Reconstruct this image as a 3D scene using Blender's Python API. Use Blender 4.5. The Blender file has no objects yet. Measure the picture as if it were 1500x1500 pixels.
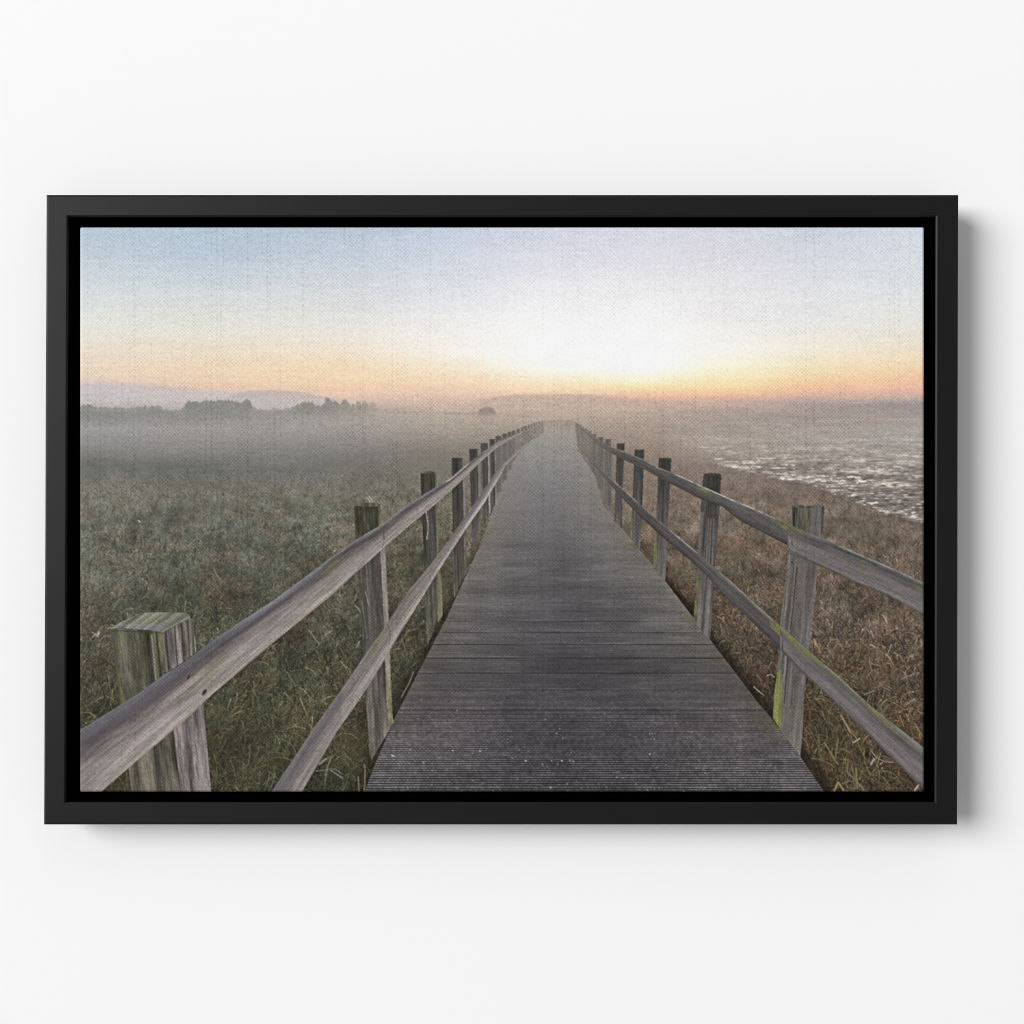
import bpy, math
import numpy as np

# ------------------------------------------------------------------ scene
scene = bpy.context.scene
scene.view_settings.view_transform = 'Standard'
scene.view_settings.look = 'None'
scene.view_settings.exposure = 0.0
scene.view_settings.gamma = 1.0
try:
    scene.view_settings.use_curve_mapping = False
except Exception:
    pass
rng = np.random.default_rng(11)

# =================================================================== THE PRINT
# The printed motif (a boardwalk in morning mist) is worked out here as ink
# colours, one per millimetre of canvas, and stored on the canvas mesh.
# px / py are millimetres on the frame's front plane.
S = 2                                   # samples per millimetre while drawing
X0, X1, Y0, Y1 = 115.0, 1356.0, 331.0, 1162.0
W = int((X1 - X0) * S); H = int((Y1 - Y0) * S)
xs = (X0 + (np.arange(W) + .5) / S).astype(np.float32)
ys = (Y0 + (np.arange(H) + .5) / S).astype(np.float32)
PX, PY = np.meshgrid(xs, ys)

TAB = rng.random((16, 256, 256)).astype(np.float32)


def vnoise(x, y, seed=0):
    t = TAB[seed % 16]
    x = np.asarray(x, np.float32) + seed * 13.37; y = np.asarray(y, np.float32) + seed * 7.77
    x, y = np.broadcast_arrays(x, y)
    xi = np.floor(x).astype(np.int32); yi = np.floor(y).astype(np.int32)
    fx = x - xi.astype(np.float32); fy = y - yi.astype(np.float32)
    fx = fx * fx * (3 - 2 * fx); fy = fy * fy * (3 - 2 * fy)
    t = t.ravel(); xa = xi & 255; xb = (xi + 1) & 255; ya = (yi & 255) << 8; yb = ((yi + 1) & 255) << 8
    a = t.take(ya + xa); b = t.take(ya + xb); c = t.take(yb + xa); d = t.take(yb + xb)
    return ((a * (1 - fx) + b * fx) * (1 - fy) + (c * (1 - fx) + d * fx) * fy) * 2 - 1


def fbm(x, y, seed=0, o=4, g=.5):
    r = 0; a = 1; n = 0
    for k in range(o):
        r = r + a * vnoise(x * 2 ** k, y * 2 ** k, seed + k); n += a; a *= g
    return r / n


def sstep(a, b, v):
    t = np.clip((v - a) / (b - a), 0, 1)
    return t * t * (3 - 2 * t)


def C(*v):
    return np.array(v, np.float32)


def lerp(a, b, t):
    return a + (b - a) * t


GX = [116, 300, 500, 650, 800, 950, 1050, 1200, 1354]
GRID = [
 (331, [(178,198,215),(176,198,216),(178,196,213),(190,203,221),(203,209,224),(207,213,226),(207,212,222),(197,207,219),(206,214,226)]),
 (380, [(190,204,215),(184,200,214),(190,203,216),(202,210,222),(214,216,226),(217,218,226),(217,217,225),(209,213,222),(210,217,224)]),
 (430, [(208,214,215),(206,212,213),(210,213,215),(217,219,224),(229,228,231),(231,230,231),(225,224,226),(219,220,223),(217,220,221)]),
 (480, [(221,220,211),(220,218,208),(224,220,214),(232,229,226),(244,242,241),(247,245,244),(235,232,229),(227,224,220),(224,221,213)]),
 (515, [(228,214,192),(230,215,190),(236,220,196),(241,232,219),(253,250,246),(254,253,250),(246,238,226),(237,225,204),(234,216,188)]),
 (540, [(230,208,178),(234,208,172),(240,212,172),(243,222,190),(251,243,226),(254,250,235),(248,230,196),(241,212,170),(238,200,158)]),
 (556, [(226,200,174),(232,202,165),(238,207,164),(238,209,169),(247,226,186),(251,236,198),(246,217,168),(239,196,148),(233,184,144)]),
 (568, [(204,190,186),(228,192,160),(236,200,160),(236,202,164),(246,214,168),(250,220,162),(245,205,152),(233,182,142),(224,174,148)]),
 (580, [(198,188,186),(206,190,180),(226,192,166),(222,188,164),(222,192,166),(232,184,150),(230,178,148),(209,167,148),(199,162,150)]),
 (588, [(192,184,183),(196,184,180),(206,182,166),(205,178,159),(200,178,162),(202,170,152),(196,163,148),(174,154,147),(160,148,144)]),
 (600, [(146,144,142),(148,144,141),(170,160,150),(188,170,155),(188,170,156),(184,164,149),(176,159,149),(170,156,149),(160,150,146)]),
 (612, [(136,134,131),(142,138,134),(162,155,149),(174,161,149),(176,162,150),(172,155,144),(164,150,142),(158,146,140),(158,148,144)]),
 (628, [(157,154,151),(156,152,149),(158,151,146),(160,149,138),(160,148,137),(162,147,136),(158,146,138),(160,149,142),(160,151,146)]),
 (645, [(147,144,140),(147,143,138),(146,140,134),(144,135,126),(144,134,124),(152,137,126),(154,142,133),(152,143,136),(150,143,138)]),
 (662, [(132,129,124),(134,130,124),(130,126,120),(128,122,113),(130,122,112),(142,127,117),(142,130,122),(140,131,125),(140,134,129)]),
 (684, [(104,104,100),(106,106,101),(112,110,104),(116,112,104),(120,112,102),(134,119,109),(124,112,104),(122,112,105),(130,124,119)]),
 (712, [(112,109,103),(106,104,98),(110,107,100),(112,108,99),(112,105,95),(124,110,100),(118,105,97),(112,99,91),(112,102,95)]),
 (750, [(104,102,96),(94,93,88),(101,99,91),(104,100,90),(100,94,84),(112,98,88),(112,98,88),(106,95,86),(104,94,86)]),
 (800, [(95,94,87),(88,87,80),(92,90,82),(90,87,77),(88,82,72),(98,84,73),(103,88,77),(102,89,78),(100,88,78)]),
 (860, [(92,90,80),(84,83,73),(80,79,69),(76,74,63),(72,68,56),(84,70,58),(96,80,68),(98,83,71),(96,82,71)]),
 (930, [(84,81,68),(78,76,64),(72,70,59),(66,64,53),(60,56,46),(70,58,46),(82,70,56),(92,78,66),(90,76,64)]),
 (1000,[(78,75,62),(72,70,57),(68,67,54),(56,55,45),(50,48,40),(56,48,38),(72,60,48),(82,69,57),(84,70,59)]),
 (1080,[(68,66,53),(66,65,52),(64,62,50),(50,49,40),(44,42,35),(48,42,34),(58,49,40),(70,60,48),(76,63,52)]),
 (1162,[(60,58,46),(62,60,48),(58,57,46),(46,45,37),(40,38,32),(44,38,31),(50,43,35),(62,53,42),(66,55,45)]),
]
gy = np.array([g[0] for g in GRID], np.float32)
gc = np.array([g[1] for g in GRID], np.float32)            # rows, cols, 3
for yy, lft, mid_, rgt in [(331,(0,-5,-8),(0,-3,-4),(0,-3,-4)), (380,(0,-4,-6),(0,-2,-3),(0,-2,-3)), (515,(-2,-1,4),(0,0,3),(0,2,6)), (540,(-4,-1,8),(0,0,8),(2,6,12)),
                           (556,(-6,-1,9),(-2,0,12),(3,8,15)), (568,(-6,-1,9),(-3,0,12),(4,9,15)), (580,(-5,0,8),(-3,0,8),(2,8,10)), (588,(-2,0,4),(0,2,6),(4,6,8)),
                           (628,(-3,-2,0),(0,0,0),(3,4,4)), (645,(-5,-4,-1),(0,0,0),(10,11,11)), (662,(-4,-3,0),(0,0,0),(14,15,14)), (684,(6,6,6),(0,0,0),(8,8,8)),
                           (712,(4,4,5),(2,2,3),(3,3,5)), (750,(7,8,10),(4,5,7),(6,6,8)), (800,(7,9,12),(5,6,8),(6,6,9)), (860,(6,7,10),(4,4,6),(7,7,10)), (930,(4,4,6),(2,2,4),(5,5,8)), (1000,(1,1,3),(1,1,3),(4,4,6))]:
    k_ = [g[0] for g in GRID].index(yy)
    for c_ in range(9):
        gc[k_, c_] += np.array(lft if c_ < 3 else (mid_ if c_ < 6 else rgt), np.float32)


def grid_color(px, py):
    """smooth interpolation of the control colours (Catmull-Rom in x, linear in y)"""
    gx = np.array(GX, np.float32)
    i = np.clip(np.searchsorted(gx, px) - 1, 0, len(gx) - 2)
    tx = np.clip((px - gx[i]) / (gx[i + 1] - gx[i]), 0, 1)
    j = np.clip(np.searchsorted(gy, py) - 1, 0, len(gy) - 2)
    ty = np.clip((py - gy[j]) / (gy[j + 1] - gy[j]), 0, 1)
    sx = (tx * tx * (3 - 2 * tx))[..., None] * .5 + tx[..., None] * .5
    sy = ty[..., None]
    a = gc[j, i] * (1 - sx) + gc[j, i + 1] * sx
    b = gc[j + 1, i] * (1 - sx) + gc[j + 1, i + 1] * sx
    return a * (1 - sy) + b * sy


warp = fbm(PX / 160, PY / 40, 3, 3) * 2.2
IMG = grid_color(PX, PY + np.where(PY < 560, warp, warp * .4)).astype(np.float32)

# faint horizontal bands of mist and sky
band = fbm(PX / 260, PY / 9, 5, 3)
IMG *= (1 + .012 * band)[..., None]


def blend(mask, col):
    """mask HxW 0..1, colour (3,) or HxWx3"""
    global IMG
    m = mask[..., None]
    IMG = IMG * (1 - m) + col * m


def box(cx, cy, rx, ry):
    return (slice(max(0, int((cy - ry - Y0) * S)), max(0, min(H, int((cy + ry - Y0) * S)))), slice(max(0, int((cx - rx - X0) * S)), max(0, min(W, int((cx + rx - X0) * S)))))


def curve(pts, x):
    p = np.array(pts, np.float32)
    return np.interp(x, p[:, 0], p[:, 1])


# --- far hills, lilac behind the trees
hill = curve([(110,559),(160,560),(200,562),(240,565),(300,570),(340,573),(352,577),(470,584),(520,590)], PX)
m = sstep(-3, 4, PY - hill) * (1 - sstep(440, 560, PX)) * (1 - sstep(598, 606, PY)) * .58
blend(m, lerp(C(189,182,182), C(192,184,181), sstep(565, 592, PY)[..., None]))
hill = curve([(330,580),(348,576),(362,572),(380,571),(405,571.5),(440,574),(470,580),(500,588),(520,592)], PX)
m = sstep(-1.2, 1.5, PY - hill) * sstep(325, 350, PX) * (1 - sstep(470, 530, PX)) * .62
blend(m * (1 - sstep(598, 604, PY)), lerp(C(174,168,168), C(186,178,175), sstep(572, 592, PY)[..., None]))
hill = curve([(690,592),(712,584),(730,580),(752,578),(800,576.5),(860,577),(900,580),(930,584),(960,588)], PX)
m = sstep(-1.5, 2, PY - hill) * sstep(690, 716, PX) * (1 - sstep(900, 970, PX)) * .72
blend(m * (1 - sstep(600, 618, PY)), C(188,168,153))
# --- water horizon band on the right
m = sstep(588, 593, PY) * (1 - sstep(598, 606, PY)) * sstep(1080, 1300, PX) * .5
blend(m, C(146,136,134))
m = np.exp(-((PY - 614) / 2.0) ** 2) * sstep(1190, 1330, PX) * .35
blend(m, C(196,178,166))

# --- tree line on the left
tree = curve([(110,594),(133,593.5),(139,598),(146,597),(158,596),(166,597),(178,595),(186,598),(197,597),(204,594),(212,594),(216,597),
  (222,594),(228,594),(236,596),(241,599),(248,601),(262,601),(267,596),(271,593),(276,587),(284,587),(289,588),(294,590),(300,586),
  (312,587),(325,586),(340,586),(346,589),(353,591),(358,588),(362,585),(367,588),(371,596),(378,600),(386,599),(392,601),(400,597),
  (406,597),(411,601),(420,599),(432,596),(440,591),(446,588),(452,590),(458,588),(463,593),(470,596),(475,590),(477,583),(482,584),
  (486,589),(490,586),(495,589),(499,594),(502,586),(507,585),(511,590),(514,594),(518,592),(521,595),(523,587),(526,590),(530,593),
  (532,588),(536,587),(539,591),(541,595),(543,590),(548,589),(551,594),(553,600),(575,602),(600,603)], PX)
tree = tree + 2.3 * vnoise(PX / 2.6, PX * 0, 6) + .9 * vnoise(PX / 1.1, PX * 0, 7)
m = sstep(-.7, .9, PY - tree) * (1 - sstep(500, 585, PX) * .75) * (1 - sstep(598, 622, PY)) * (.55 + .45 * (1 - sstep(590, 601, tree)))
tc = lerp(C(121,122,119), C(140,138,135), sstep(592, 618, PY)[..., None])
tc = lerp(tc, C(150,139,128), (sstep(430, 560, PX) * .8)[..., None])
blend(m * .80, tc * (1 + .05 * fbm(PX / 4, PY / 4, 8, 2))[..., None])
# lone round bush and thin far bank
d = np.sqrt(((PX - 713.5) / 14.5) ** 2 + ((PY - 609) / 14.0) ** 2) + .07 * vnoise(PX / 3, PY / 3, 4)
blend((1 - sstep(.86, 1.04, d)) * (1 - sstep(603, 612, PY) * .8) * .9, C(146,133,123))
m = np.exp(-((PY - curve([(540,603),(700,606),(800,610)], PX)) / 1.6) ** 2) * sstep(540, 600, PX) * (1 - sstep(770, 800, PX)) * .3
blend(m, C(150,138,127))

# =================================================================== fields
shore = curve([(940,630),(970,638),(993,646),(1012,653),(1036,664),(1052,681),(1080,689),(1120,697),(1160,709),(1210,719),(1240,730),(1298,752),(1340,763),(1360,768)], PX)
shore = shore + 2.2 * vnoise(PX / 7, PY * 0, 9) + 1.3 * vnoise(PX / 2.2, PY / 2, 10)
water = sstep(-1.5, 1.5, shore - PY) * sstep(600, 606, PY) * sstep(945, 1010, PX + (PY - 640) * .3)

dep = np.clip((PY - 600) / 560, 0.004, 1)
scl = 5 + 60 * dep
f1 = fbm(PX / 15, PY / 12, 2, 3); f2 = fbm(PX / 34, PY / 26, 6, 4); f3 = fbm(PX / 6, PY / 7, 9, 3)
w2 = sstep(.12, .6, dep)
lum = (f1 * (1 - w2) + f2 * w2) * (.22 + .14 * w2) + (f3 * .5 + f1 * .3 * w2) * .30 + fbm(PX / 80, PY / 20, 13, 3) * .16
amt = sstep(640, 800, PY)
IMG *= (1 + lum * amt * (1 - water))[..., None]
hue = fbm(PX / 26, PY / 16, 14, 4) * 1.7 * amt * (1 - water)
IMG += (hue * amt)[..., None] * C(5, -2, -3) + (PX < 820)[..., None] * (amt[..., None]) * C(1, 1, -2.5)
IMG += (sstep(690, 740, PY) * (1 - sstep(820, 940, PY)) * (1 - water))[..., None] * C(4, 3, -1)
land = sstep(690, 860, PY) * (1 - water)
grey = IMG.mean(-1, keepdims=True)
IMG = lerp(IMG, grey * C(1.02, 1.0, .95), (land * .22)[..., None])
# rolling darker banks of reed on the left
bank = np.exp(-((PY - 684 - 7 * vnoise(PX / 70, PX * 0, 1)) / 13) ** 2) * (1 - sstep(480, 640, PX))
IMG *= (1 - .05 * bank * (.7 + .5 * fbm(PX / 60, PY / 12, 7, 2)))[..., None]


def fog_cols(base, f, hue):
    return base * f[:, None] + hue


def strokes(n, xr, yr, length, lean, bright, sat, pal, keep=None, wide=1, seed=0, ypow=1.0, curl=.5):
    """short grass blades, far ones first"""
    r = np.random.default_rng(seed)
    x = r.uniform(xr[0], xr[1], n); y = yr[0] + (yr[1] - yr[0]) * r.random(n) ** ypow
    if keep is not None:
        k = keep(x, y); x = x[k]; y = y[k]
    o = np.argsort(y); x = x[o]; y = y[o]; n = len(x)
    near = np.clip((y - 600) / 560, 0, 1)
    ln = length * (near ** 1.15) * r.uniform(.45, 1.5, n) + 1.2
    ang = r.normal(lean, .55, n)
    bend = r.normal(0, curl, n)
    base = SRC[np.clip(((y - Y0) * S).astype(int), 0, H - 1), np.clip(((x - X0) * S).astype(int), 0, W - 1)]
    f = 1 + r.normal(0, 1, n) * bright * np.clip(near * 1.7, .12, 1)
    f = np.clip(f, .5, 2.2)
    pc = np.array(pal, np.float32)[r.integers(0, len(pal), n)]
    pc = pc * .6 + pc.mean(1, keepdims=True) * .4 * C(1.0, 1.01, .93)
    base = base + (pc - base.mean(1, keepdims=True) * C(1, 1, 1)) * (sat * np.clip(near * 2, .1, 1))[:, None]
    col = base * f[:, None]
    K = int(length * 1.5 * S * 1.1) + 3
    t = np.linspace(0, 1, K)[None, :]
    a = ang[:, None] + bend[:, None] * t
    sx = x[:, None] + ln[:, None] * t * np.sin(a)
    sy = y[:, None] - ln[:, None] * t * np.cos(a)
    for w in range(wide):
        ix = ((sx - X0) * S + w).astype(int); iy = ((sy - Y0) * S).astype(int)
        ok = (ix >= 0) & (ix < W) & (iy >= 0) & (iy < H)
        cc = np.broadcast_to(col[:, None, :], (n, K, 3))
        fade = (.65 + .35 * t)
        cc = cc * fade[..., None]
        IMG[iy[ok], ix[ok]] = IMG[iy[ok], ix[ok]] * .35 + cc[ok] * .65


deck_l = [(533,1164),(545,1130),(577,1055),(610,990),(653,908),(682,845),(700,806),(712,775),(726,735),(735,712),(749,680),(762,662),(775,647),(797,630),(802,624)]
deck_r = [(842,624),(847,662),(857,675),(871,696),(884,741),(898,757),(937,806),(957,828),(975,852),(1040,937),(1110,1029),(1145,1070),(1172,1108),(1210,1164)]
dl = np.array(sorted([(b, a) for a, b in deck_l]), np.float32)
dr = np.array(sorted([(b, a) for a, b in deck_r]), np.float32)
XL = lambda y: np.interp(y, dl[:, 0], dl[:, 1])
XR = lambda y: np.interp(y, dr[:, 0], dr[:, 1])
left_pal = [(118,108,84),(92,96,72),(84,92,80),(132,106,84),(104,104,76),(96,98,92)]
right_pal = [(132,108,90),(116,96,80),(122,112,84),(96,98,76),(108,90,82),(128,108,96)]
tuft = np.zeros_like(PX)
rt = np.random.default_rng(77)
for k in range(330):
    ty_ = 700 + 460 * rt.random() ** 1.1; dd_ = (ty_ - 600) / 560
    tx_ = rt.uniform(112, 1360)
    if XL(ty_) - 6 < tx_ < XR(ty_) + 6: continue
    if tx_ > 840 and ty_ < np.interp(tx_, [940,993,1052,1160,1240,1298,1360], [640,656,695,725,745,770,790]): continue
    w_ = rt.uniform(5, 13) * (.35 + 1.1 * dd_); h_ = w_ * rt.uniform(1.3, 2.4)
    sl = box(tx_, ty_ - h_ * .5, w_ * 2.4, h_ * 2.4)
    x = PX[sl]; y = PY[sl]; ln_ = .35 * (y - ty_)
    q = ((x - tx_ + ln_) / w_) ** 2 + ((y - ty_ + h_ * .5) / h_) ** 2
    tuft[sl] += np.exp(-q) * rt.choice([-1, 1], p=[.55, .45]) * rt.uniform(.4, 1)
tuft *= (.6 + .8 * np.abs(vnoise(PX / 2.6 + PY * .12, PY / 9, 3)))
IMG *= (1 + .22 * np.clip(tuft, -1.5, 1.2) * sstep(690, 780, PY))[..., None]
SRC = IMG.copy()
strokes(50000, (110, 830), (690, 1175), 15, .15, .26, .22, left_pal, lambda x, y: x < XL(y) + 4, 2, 21, .8)
strokes(16000, (110, 830), (760, 1185), 22, .35, .34, .34, left_pal, lambda x, y: x < XL(y) + 2, 1, 22, .7)
strokes(50000, (840, 1370), (660, 1175), 11, .1, .30, .26, right_pal,
        lambda x, y: (x > XR(y) - 4) & (y > np.interp(x, [940,993,1052,1160,1240,1298,1360], [630,646,681,709,730,752,768]) - 1), 1, 23, .8, .9)
strokes(16000, (840, 1370), (780, 1185), 16, -.1, .42, .36, right_pal, lambda x, y: x > XR(y) - 2, 1, 24, .7, .6)
strokes(5200, (110, 830), (720, 1185), 30, .30, .42, .25, left_pal, lambda x, y: x < XL(y) - 1, 2, 41, .8, .8)
strokes(5200, (840, 1370), (700, 1185), 22, -.05, .38, .30, right_pal + [(150,140,126),(92,96,72)], lambda x, y: (x > XR(y) + 3) & (y > np.interp(x, [940,993,1052,1160,1240,1298,1360], [636,652,687,715,736,758,774])), 2, 42, .8, .55)
strokes(2600, (840, 1370), (760, 1185), 20, -.1, .25, .6, [(84,100,66),(96,108,70),(70,84,58)], lambda x, y: (x > XR(y) + 2) & (vnoise(x / 34, y / 24, 4) > .28), 2, 43, .8, .6)
strokes(2400, (840, 1370), (800, 1185), 16, .1, .05, .5, [(36,28,22),(30,26,22)], lambda x, y: (x > XR(y) + 2), 2, 44, .8, .6)
strokes(1500, (1170, 1370), (930, 1185), 30, -.35, .42, .45, [(150,128,60),(120,118,80),(140,100,70),(118,128,104)], lambda x, y: x > XR(y) + 5, 2, 25, .7, .9)
strokes(600, (110, 560), (900, 1185), 34, .5, .35, .5, [(110,116,84),(128,110,84),(100,108,90)], lambda x, y: x < XL(y) - 3, 2, 26, .7, .9)

# pale blades and leaves that catch the light
def blade(pts, col, w=1.0, a=.9):
    col = np.array(col, np.float32); col = col * .55 + col.mean() * .45; a = a * .8
    p = np.array(pts, np.float32)
    seg = np.sqrt((np.diff(p, axis=0) ** 2).sum(1)); L = np.concatenate([[0], np.cumsum(seg)])
    t = np.linspace(0, L[-1], int(L[-1] * S * 1.5) + 2)
    x = np.interp(t, L, p[:, 0]); y = np.interp(t, L, p[:, 1])
    k = max(1, int(round(w * S)))
    for i in range(k):
        for j in range(k):
            ix = ((x - X0) * S + i - k / 2).astype(int); iy = ((y - Y0) * S + j - k / 2).astype(int)
            ok = (ix >= 0) & (ix < W) & (iy >= 0) & (iy < H)
            IMG[iy[ok], ix[ok]] = IMG[iy[ok], ix[ok]] * (1 - a) + np.array(col, np.float32) * a

# =================================================================== water
wy = (PY - 600)
st = fbm(PX / 34, wy / 2.6, 1, 3) + .6 * vnoise(PX / 9, PY / 1.5, 4)
fin = fbm(PX / 5.5, PY / 1.7, 2, 3)
near = sstep(614, 722, PY)
wl = st * (.03 + .17 * near) + fin * .17 * near
wc = lerp(C(156,146,139), C(117,112,107), sstep(640, 752, PY)[..., None])
wcol = lerp(IMG, wc, near[..., None] * .55) * (1 + wl)[..., None]
glint = 1.25 * sstep(.22, .62, st * .55 + fin * .55 + .22 * vnoise(PX / 60, PY / 12, 11)) * near * (.35 + .65 * sstep(-.3, .5, fbm(PX / 50, PY / 9, 13, 2)))
wcol = lerp(wcol, C(236,226,214), np.clip(glint, 0, 1)[..., None] * .85)
wcol = wcol * (1 + .10 * near * fin)[..., None]
blend(water, wcol)


def patch(cx, cy, rx, ry, a, slope=0.0):
    sl = box(cx, cy, rx * 2.2, ry * 2.2 + rx * abs(slope) * 2.2); x = PX[sl]; y = PY[sl]
    q = ((x - cx) / rx) ** 2 + ((y - cy - slope * (x - cx)) / ry) ** 2
    k = np.exp(-q) * sstep(-.45, .35, fbm(x / 9, y / 1.6, int(cx) % 16, 3))
    k = np.clip(k * a * water[sl], 0, 1)[..., None]
    IMG[sl] = IMG[sl] * (1 - k) + C(238,226,212) * k


for p in [(1200,704,40,5,.9,.12),(1075,683,30,4,.8,.05),(1295,676,60,3.5,.75,.03),(1225,658,60,2.5,.5,.04),(1310,710,50,4,.7,.03),
          (1330,644,60,2,.35,0),(1285,692,55,3,.55,.02),(1240,720,26,2.5,.6,.1),(1110,668,50,2,.3,0),(1345,758,14,5,.8,.2),(1300,748,30,3,.5,.2),
          (1165,700,22,3,.5,.1),(1260,688,30,2,.5,.0),(1325,667,40,2,.5,0),(1140,676,60,2,.3,.0),(1320,728,40,2.5,.4,.05)]:
    patch(*p)
# ragged reed tips over the shore
strokes(2600, (985, 1365), (640, 790), 9, .0, .10, .1, right_pal,
        lambda x, y: np.abs(y - np.interp(x, [940,993,1052,1160,1240,1298,1360], [630,646,681,709,730,752,768]) - 4) < 4, 1, 31)

# greenish clumps
for cx, cy, rx, ry, c, a in [(1272,775,38,14,(84,84,70),.45),(1070,812,16,22,(104,104,88),.4),(360,830,60,24,(100,98,84),.25),(250,752,34,22,(84,86,80),.4),
        (310,750,20,22,(82,82,76),.35),(250,880,26,20,(66,66,56),.4),(155,860,40,60,(76,78,74),.3),(460,900,30,20,(108,92,68),.3),(435,972,24,22,(48,46,40),.45),
        (350,1080,40,26,(50,48,40),.45),(1230,968,30,18,(56,48,38),.4),(1300,1000,40,20,(60,52,40),.3),(520,1090,30,40,(48,46,38),.4),(1240,1100,50,40,(48,42,32),.35)]:
    sl = box(cx, cy, rx * 2.2, ry * 2.2); x = PX[sl]; y = PY[sl]
    q = ((x - cx) / rx) ** 2 + ((y - cy) / ry) ** 2
    k = np.exp(-q) * a * (.7 + .6 * fbm(x / 8, y / 6, 5, 2))
    IMG[sl] += (np.clip(k, 0, 1)[..., None] * (C(*c) - IMG[sl])) * .9
# gloom beside and under the walkway
gr = sstep(0, 1, 1 - (PX - XR(PY)) / (6 + 34 * dep)) * (PX > XR(PY)) * sstep(740, 900, PY)
IMG *= (1 - .42 * gr)[..., None]
gl = sstep(0, 1, 1 - (XL(PY) - PX) / (4 + 30 * dep)) * (PX < XL(PY)) * sstep(740, 900, PY)
IMG *= (1 - .30 * gl)[..., None]

for b in [([(540,727),(545,732),(545,737)],(170,165,150),1),([(538,729),(543,736)],(160,155,140),1),([(424,775),(432,762)],(128,126,114),1.2),
          ([(313,832),(318,843),(325,851)],(124,122,108),1),([(203,763),(206,765)],(160,160,150),1.5),([(131,774),(133,776)],(150,150,138),1),
          ([(140,938),(146,920),(158,915)],(120,112,84),1),([(150,948),(160,943)],(120,116,96),1),([(143,932),(145,926)],(150,150,140),2),
          ([(452,922),(462,936),(468,944)],(140,128,92),1),([(468,1120),(478,1112)],(128,132,108),1.5),([(463,1130),(490,1126),(500,1133)],(104,110,92),1.2),
          ([(476,1136),(484,1112),(490,1106)],(118,124,100),1),([(484,1128),(502,1140)],(128,132,118),1),
          ([(534,1160),(535,1130),(534,1120)],(120,106,60),1.5),([(526,1160),(525,1138)],(110,104,62),1.5),
          ([(588,1022),(600,1000),(606,984)],(120,116,92),1),([(598,1018),(588,1036)],(150,146,130),1),([(560,1000),(575,975)],(104,100,74),1),
          ([(1104,1006),(1118,1018)],(140,128,112),1.),([(1124,990),(1130,988),(1134,992)],(150,146,128),1),
          ([(1232,1048),(1240,1062),(1246,1072)],(140,122,62),2),([(1246,1072),(1254,1080)],(118,114,72),1.5),([(1208,1088),(1220,1108),(1228,1120)],(128,112,58),1.5),
          ([(1210,1090),(1222,1115)],(112,100,60),1),([(1224,1110),(1228,1082)],(118,104,48),2),([(1242,1132),(1255,1145),(1266,1158)],(108,112,90),1.3),
          ([(1254,1125),(1256,1155)],(140,108,48),2),([(1243,1112),(1241,1130)],(130,96,50),2),([(1222,1160),(1228,1146),(1236,1158)],(150,116,56),2),
          ([(1275,1098),(1284,1110),(1296,1116),(1308,1117)],(140,126,114),1.2),([(1290,1104),(1286,1118)],(136,120,110),1.2),
          ([(1276,1120),(1281,1112)],(150,132,120),2),([(1340,1158),(1346,1150)],(160,136,124),1.8),([(1284,960),(1288,944)],(120,116,90),1),([(1286,942),(1284,958)],(96,104,66),1.5),
          ([(1306,944),(1300,960)],(140,136,118),1),([(1222,950),(1226,944),(1234,944)],(140,126,104),1.2),([(1194,938),(1202,956)],(150,116,66),1.3),
          ([(1190,922),(1200,930)],(140,120,100),1.2),([(1328,1032),(1340,1024)],(120,130,110),1.3),
          ([(1318,1048),(1324,1064)],(140,92,62),1.5),([(1250,1088),(1260,1082)],(140,140,120),1.3),([(1340,1060),(1352,1080)],(140,112,52),1.5),
          ([(1266,1018),(1280,1012)],(136,122,106),1),([(1286,1008),(1298,996)],(136,118,100),1),([(1320,995),(1345,985)],(140,120,104),1.2),
          ([(1288,1004),(1304,1012)],(130,112,96),1),([(1275,972),(1290,976)],(130,116,100),1),([(1206,1000),(1202,1016)],(140,110,52),1.4),
          ([(1340,800),(1344,796)],(150,140,120),1),([(1106,804),(1109,812)],(130,130,112),1)]:
    blade(*b)

# =================================================================== walkway
yl = np.clip(PY - 595, 6, None)
n = (1 / yl - .0019395) / .000154                         # board number, grows with distance
xl = XL(PY); xr = XR(PY); u = (PX - xl) / np.maximum(xr - xl, 1)
deck = sstep(-.5, .5, PX - xl) * sstep(-.5, .5, xr - PX) * (PY > 622)
top = sstep(620, 634, PY)
dc = np.stack([np.interp(PY, [622,640,660,690,720,760,800,850,900,960,1020,1080,1130,1162], v) for v in (
    [158,150,142,130,121,113,106,100,92,85,79,73,68,66], [150,146,139,127,118,110,103,97,89,82,76,70,66,64], [140,140,136,127,119,111,105,99,92,85,80,74,69,67])], -1)
mid = np.exp(-((u - .47) / .27) ** 2)
dc = dc * (1 - .13 * (mid * sstep(700, 900, PY)))[..., None]
side = (1 - mid) * sstep(660, 760, PY)
dc = dc + side[..., None] * C(4, 3.5, 1)
bi = np.floor(n).astype(int)
br = TAB[3][(bi * 7) & 255, 17] * 2 - 1
dc = dc * (1 + .045 * br * sstep(760, 900, PY))[..., None]
stk = fbm(u * 9, n * 22, 6, 3) * .045 + fbm(u * 3, n * 1.1, 9, 3) * .08 + vnoise(PX / 1.4, PY / 1.2, 2) * .05
dc = dc * (1 + stk * sstep(680, 900, PY))[..., None]
sheen = fbm(PX / 36, PY / 9, 3, 3)
dc = dc * (1 + (.07 * sheen + .09 * fbm(PX / 70, PY / 16, 9, 2) + .05 * vnoise(PX / 24, PY / 260, 5)) * sstep(700, 850, PY))[..., None]
fr = n - np.floor(n)
per = yl * yl * .000154                                   # board pitch in mm
g = np.cos(2 * np.pi * (fr * 13))
ga = sstep(1.3, 3.0, per / 13)
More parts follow.
